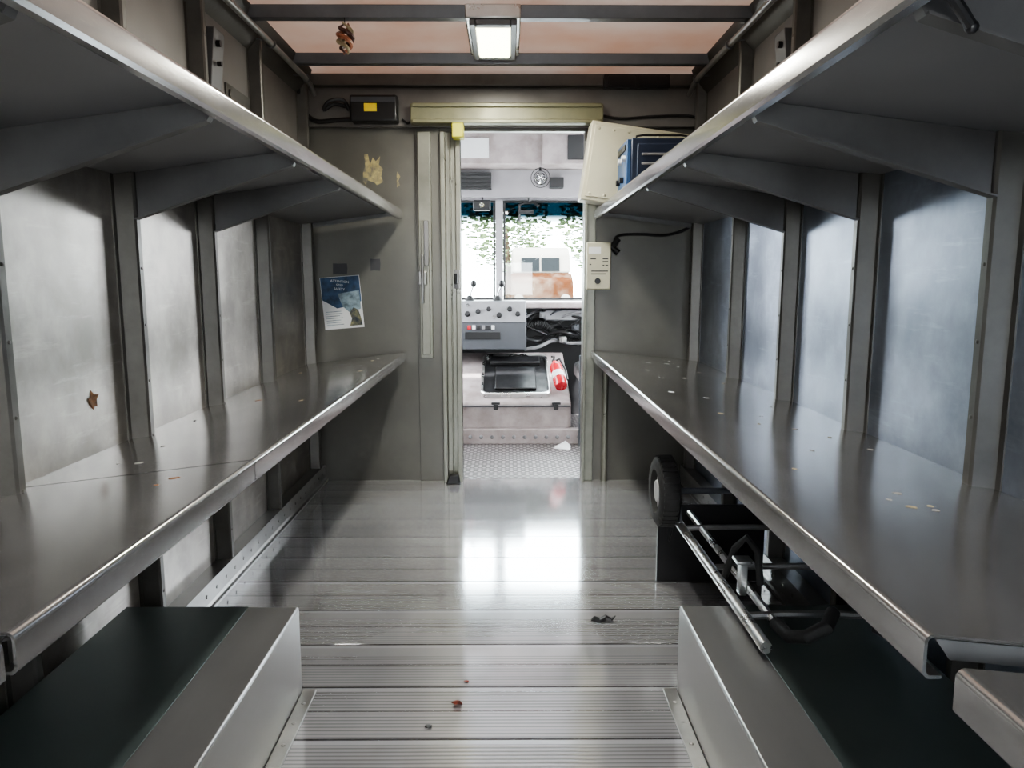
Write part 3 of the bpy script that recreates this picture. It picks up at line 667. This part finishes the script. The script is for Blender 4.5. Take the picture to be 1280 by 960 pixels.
def lift(Q,z): return [Vector((q.x,q.y,z)) for q in Q]
b=B(); b.T=S; P=rr(.25,.72,.06,.002)
b.rings([lift(P,.001),lift(P,.03),lift(off(P,.02),.036),lift(off(P,.05),.036),lift(off(P,.07),.03),lift(off(P,.07),.001)],closed=True); b.out('tray_rim',M_alum,T)
b=B(); b.T=S; Q=off(P,.075); b.rings([lift(Q,.002),lift(Q,.012)]); b.out('tray_mat',M_black,T)
b=B(); b.T=S; b.box(-.19,.19,.52,.64,.013,.05); b.box(-.15,.15,.10,.48,.013,.030); b.out('tray_insert',M_black,T,bevel=.01)
for x in (-.08,.34):
    b=B(); b.box(x-.03,x+.03,5.075,5.103,.27,.285); b.box(x-.015,x+.015,5.07,5.084,.235,.275); b.out('latch',M_black,T,bevel=.003)
T=thing('fire_extinguisher',(.37,5.35,.36),'red fire extinguisher with white label on engine cover','fire extinguisher')
p0=Vector((.385,5.22,.372)); d=Vector((-.05,.27,.20)).normalized()
b=B(); b.tube_prof(p0,d,[(0,.030),(.006,.042),(.02,.046),(.20,.046),(.225,.04),(.245,.025),(.26,.018)],24,0); b.out('cylinder',M_red,T)
b=B(); b.tube_prof(p0,d,[(.085,.0466),(.14,.0466)],24,0); b.out('label_band',M_paper,T)
b=B(); b.tube_prof(p0,d,[(.26,.018),(.28,.018),(.285,.012)],14,0); q=p0+d*.28; b.tube([q,q+Vector((.0,-.01,.03)),q+Vector((-.02,-.06,.035))],.007,8); b.out('valve_handle',M_black,T)
b=B(); b.tube([p0+d*.27,p0+d*.27+Vector((.04,0,.02)),p0+d*.15+Vector((.06,0,.02)),p0+d*.06+Vector((.055,0,.01))],.008,8); b.out('nozzle_hose',M_black,T)
b=B(); b.poly([(.31,4.90,.001),(.42,4.86,.001),(.43,4.93,.012),(.40,5.0,.03),(.34,4.96,.008)],(0,.001,.002)); b.out('paper_scrap',M_paper,None,smooth=False,label='white paper scrap at the cab step edge',category='paper')
T=thing('seat_pedestal',(.62,5.2,0),'dark driver seat pedestal beside the engine cover','seat')
b=B(); b.box(.56,.95,5.15,5.55,.10,.40); b.out('base',M_dgrey,T,bevel=.01)
b=B(); b.box(.50,1.0,5.10,5.6,.40,.52); b.out('cushion',M_black,T,bevel=.04,seg=4)
b=B(); b.cyl((.50,5.0,.0),(.50,5.0,.62),.013,n=12); b.out('grab_pole',M_dgrey,None,label='grey vertical grab pole in the cab',category='pole')

# ---------------------------------------------------------------- outside
B().box(-60,60,-30,90,-.85,-.80).out('ground',M_ground,**ST)
T=thing('delivery_truck',(1.1,22,-.8),'tan and cream parked delivery truck outside','truck')
b=B(); b.poly([(.1,20.5,-.35),(.1,20.2,.2),(.1,20.35,1.1),(.1,20.9,1.3),(.1,26,1.3),(.1,26,-.35)],(1.7,0,0)); b.out('body',M_tan,T,bevel=.08,seg=3)
b=B(); b.poly([(.14,20.92,1.29),(.14,21.15,1.85),(.14,21.5,2.02),(.14,26,2.02),(.14,26,1.29)],(1.62,0,0)); b.out('roof_body',M_cream,T,bevel=.08,seg=3)
b=B(); b.poly([(.40,20.90,1.35),(.40,21.04,1.72),(.40,21.10,1.72),(.40,20.96,1.35)],(.50,0,0)); b.poly([(.96,20.90,1.35),(.96,21.04,1.72),(.96,21.10,1.72),(.96,20.96,1.35)],(.50,0,0)); b.out('windshield',M_vglass,T,kind='stuff')
b=B(); b.box(.5,1.4,20.17,20.30,.30,.50); b.out('grille',M_vglass,T,bevel=.02)
for x in (.32,1.58):
    b=B(); b.cyl((x,20.16,.6),(x,20.3,.6),.13,n=16); b.out('headlamp',M_cream,T)
for x in (.1,1.6):
    for yy in (21.0,25):
        b=B(); b.cyl((x-.03,yy,-.4),(x+.23,yy,-.4),.4,n=24); b.out('wheel',M_rubber,T)
for i,(x,y,h) in enumerate(((-11,42,9),(-5.5,45,8),(0,44,8.5),(5.5,43,8),(11,46,9),(-17,44,10))):
    T=thing('tree',(x,y,-.8),'leafy green tree beyond the parking area','tree',group='trees outside')
    b=B(); b.tube([(x,y,-.8),(x+.1,y,1.0),(x-.1,y,h*.5)],[.3,.22,.1],8); b.out('trunk',M_bark,T)
    b=B()
    for k in range(2200):
        a=random.uniform(0,6.28); q=random.random()**.5; hh=random.random()**.8; R_=2.7*math.sin(math.pi*(.15+.8*hh))
        b.ball((x+R_*q*math.cos(a),y+R_*.7*q*math.sin(a),1.5+hh*h*.78),random.uniform(.04,.13),(1.2,1,.9),n=3)
    b.out('foliage',M_tree,T,kind='stuff')

# ---------------------------------------------------------------- light
w=bpy.data.worlds.new('World'); bpy.context.scene.world=w; w.use_nodes=True
nt=w.node_tree; bg=nt.nodes['Background']; bg.inputs[0].default_value=(.90,.95,1,1); bg.inputs[1].default_value=28.0
sd=bpy.data.lights.new('sun','SUN'); sd.energy=30; sd.angle=.02; so=bpy.data.objects.new('sun',sd); COL.objects.link(so); so.rotation_euler=(math.radians(35),math.radians(20),0)
def area(name,loc,sx,sy,e,color=(1,1,1),rot=(0,0,0)):
    l=bpy.data.lights.new(name,'AREA'); l.shape='RECTANGLE'; l.size=sx; l.size_y=sy; l.energy=e; l.color=color
    o=bpy.data.objects.new(name,l); COL.objects.link(o); o.location=loc; o.rotation_euler=rot; return o
area('ceiling_area_light',(-.055,3.34,2.11),.13,.38,26,(1,.98,.88))
area('ceiling_area_light',(-.055,1.25,2.11),.13,.38,26,(1,.98,.94))  # fill light for the added lamp out of view

cam=bpy.data.cameras.new('cam'); co=bpy.data.objects.new('camera',cam); COL.objects.link(co)
cam.sensor_width=36; cam.lens=930/1280*36; cam.clip_start=.02; cam.clip_end=300
co.location=(0,0,1.13); co.rotation_euler=(math.radians(90-8.02),0,math.radians(-.37))
bpy.context.scene.camera=co
try: bpy.context.scene.view_settings.look='AgX - Medium High Contrast'
except Exception as e: print(e)
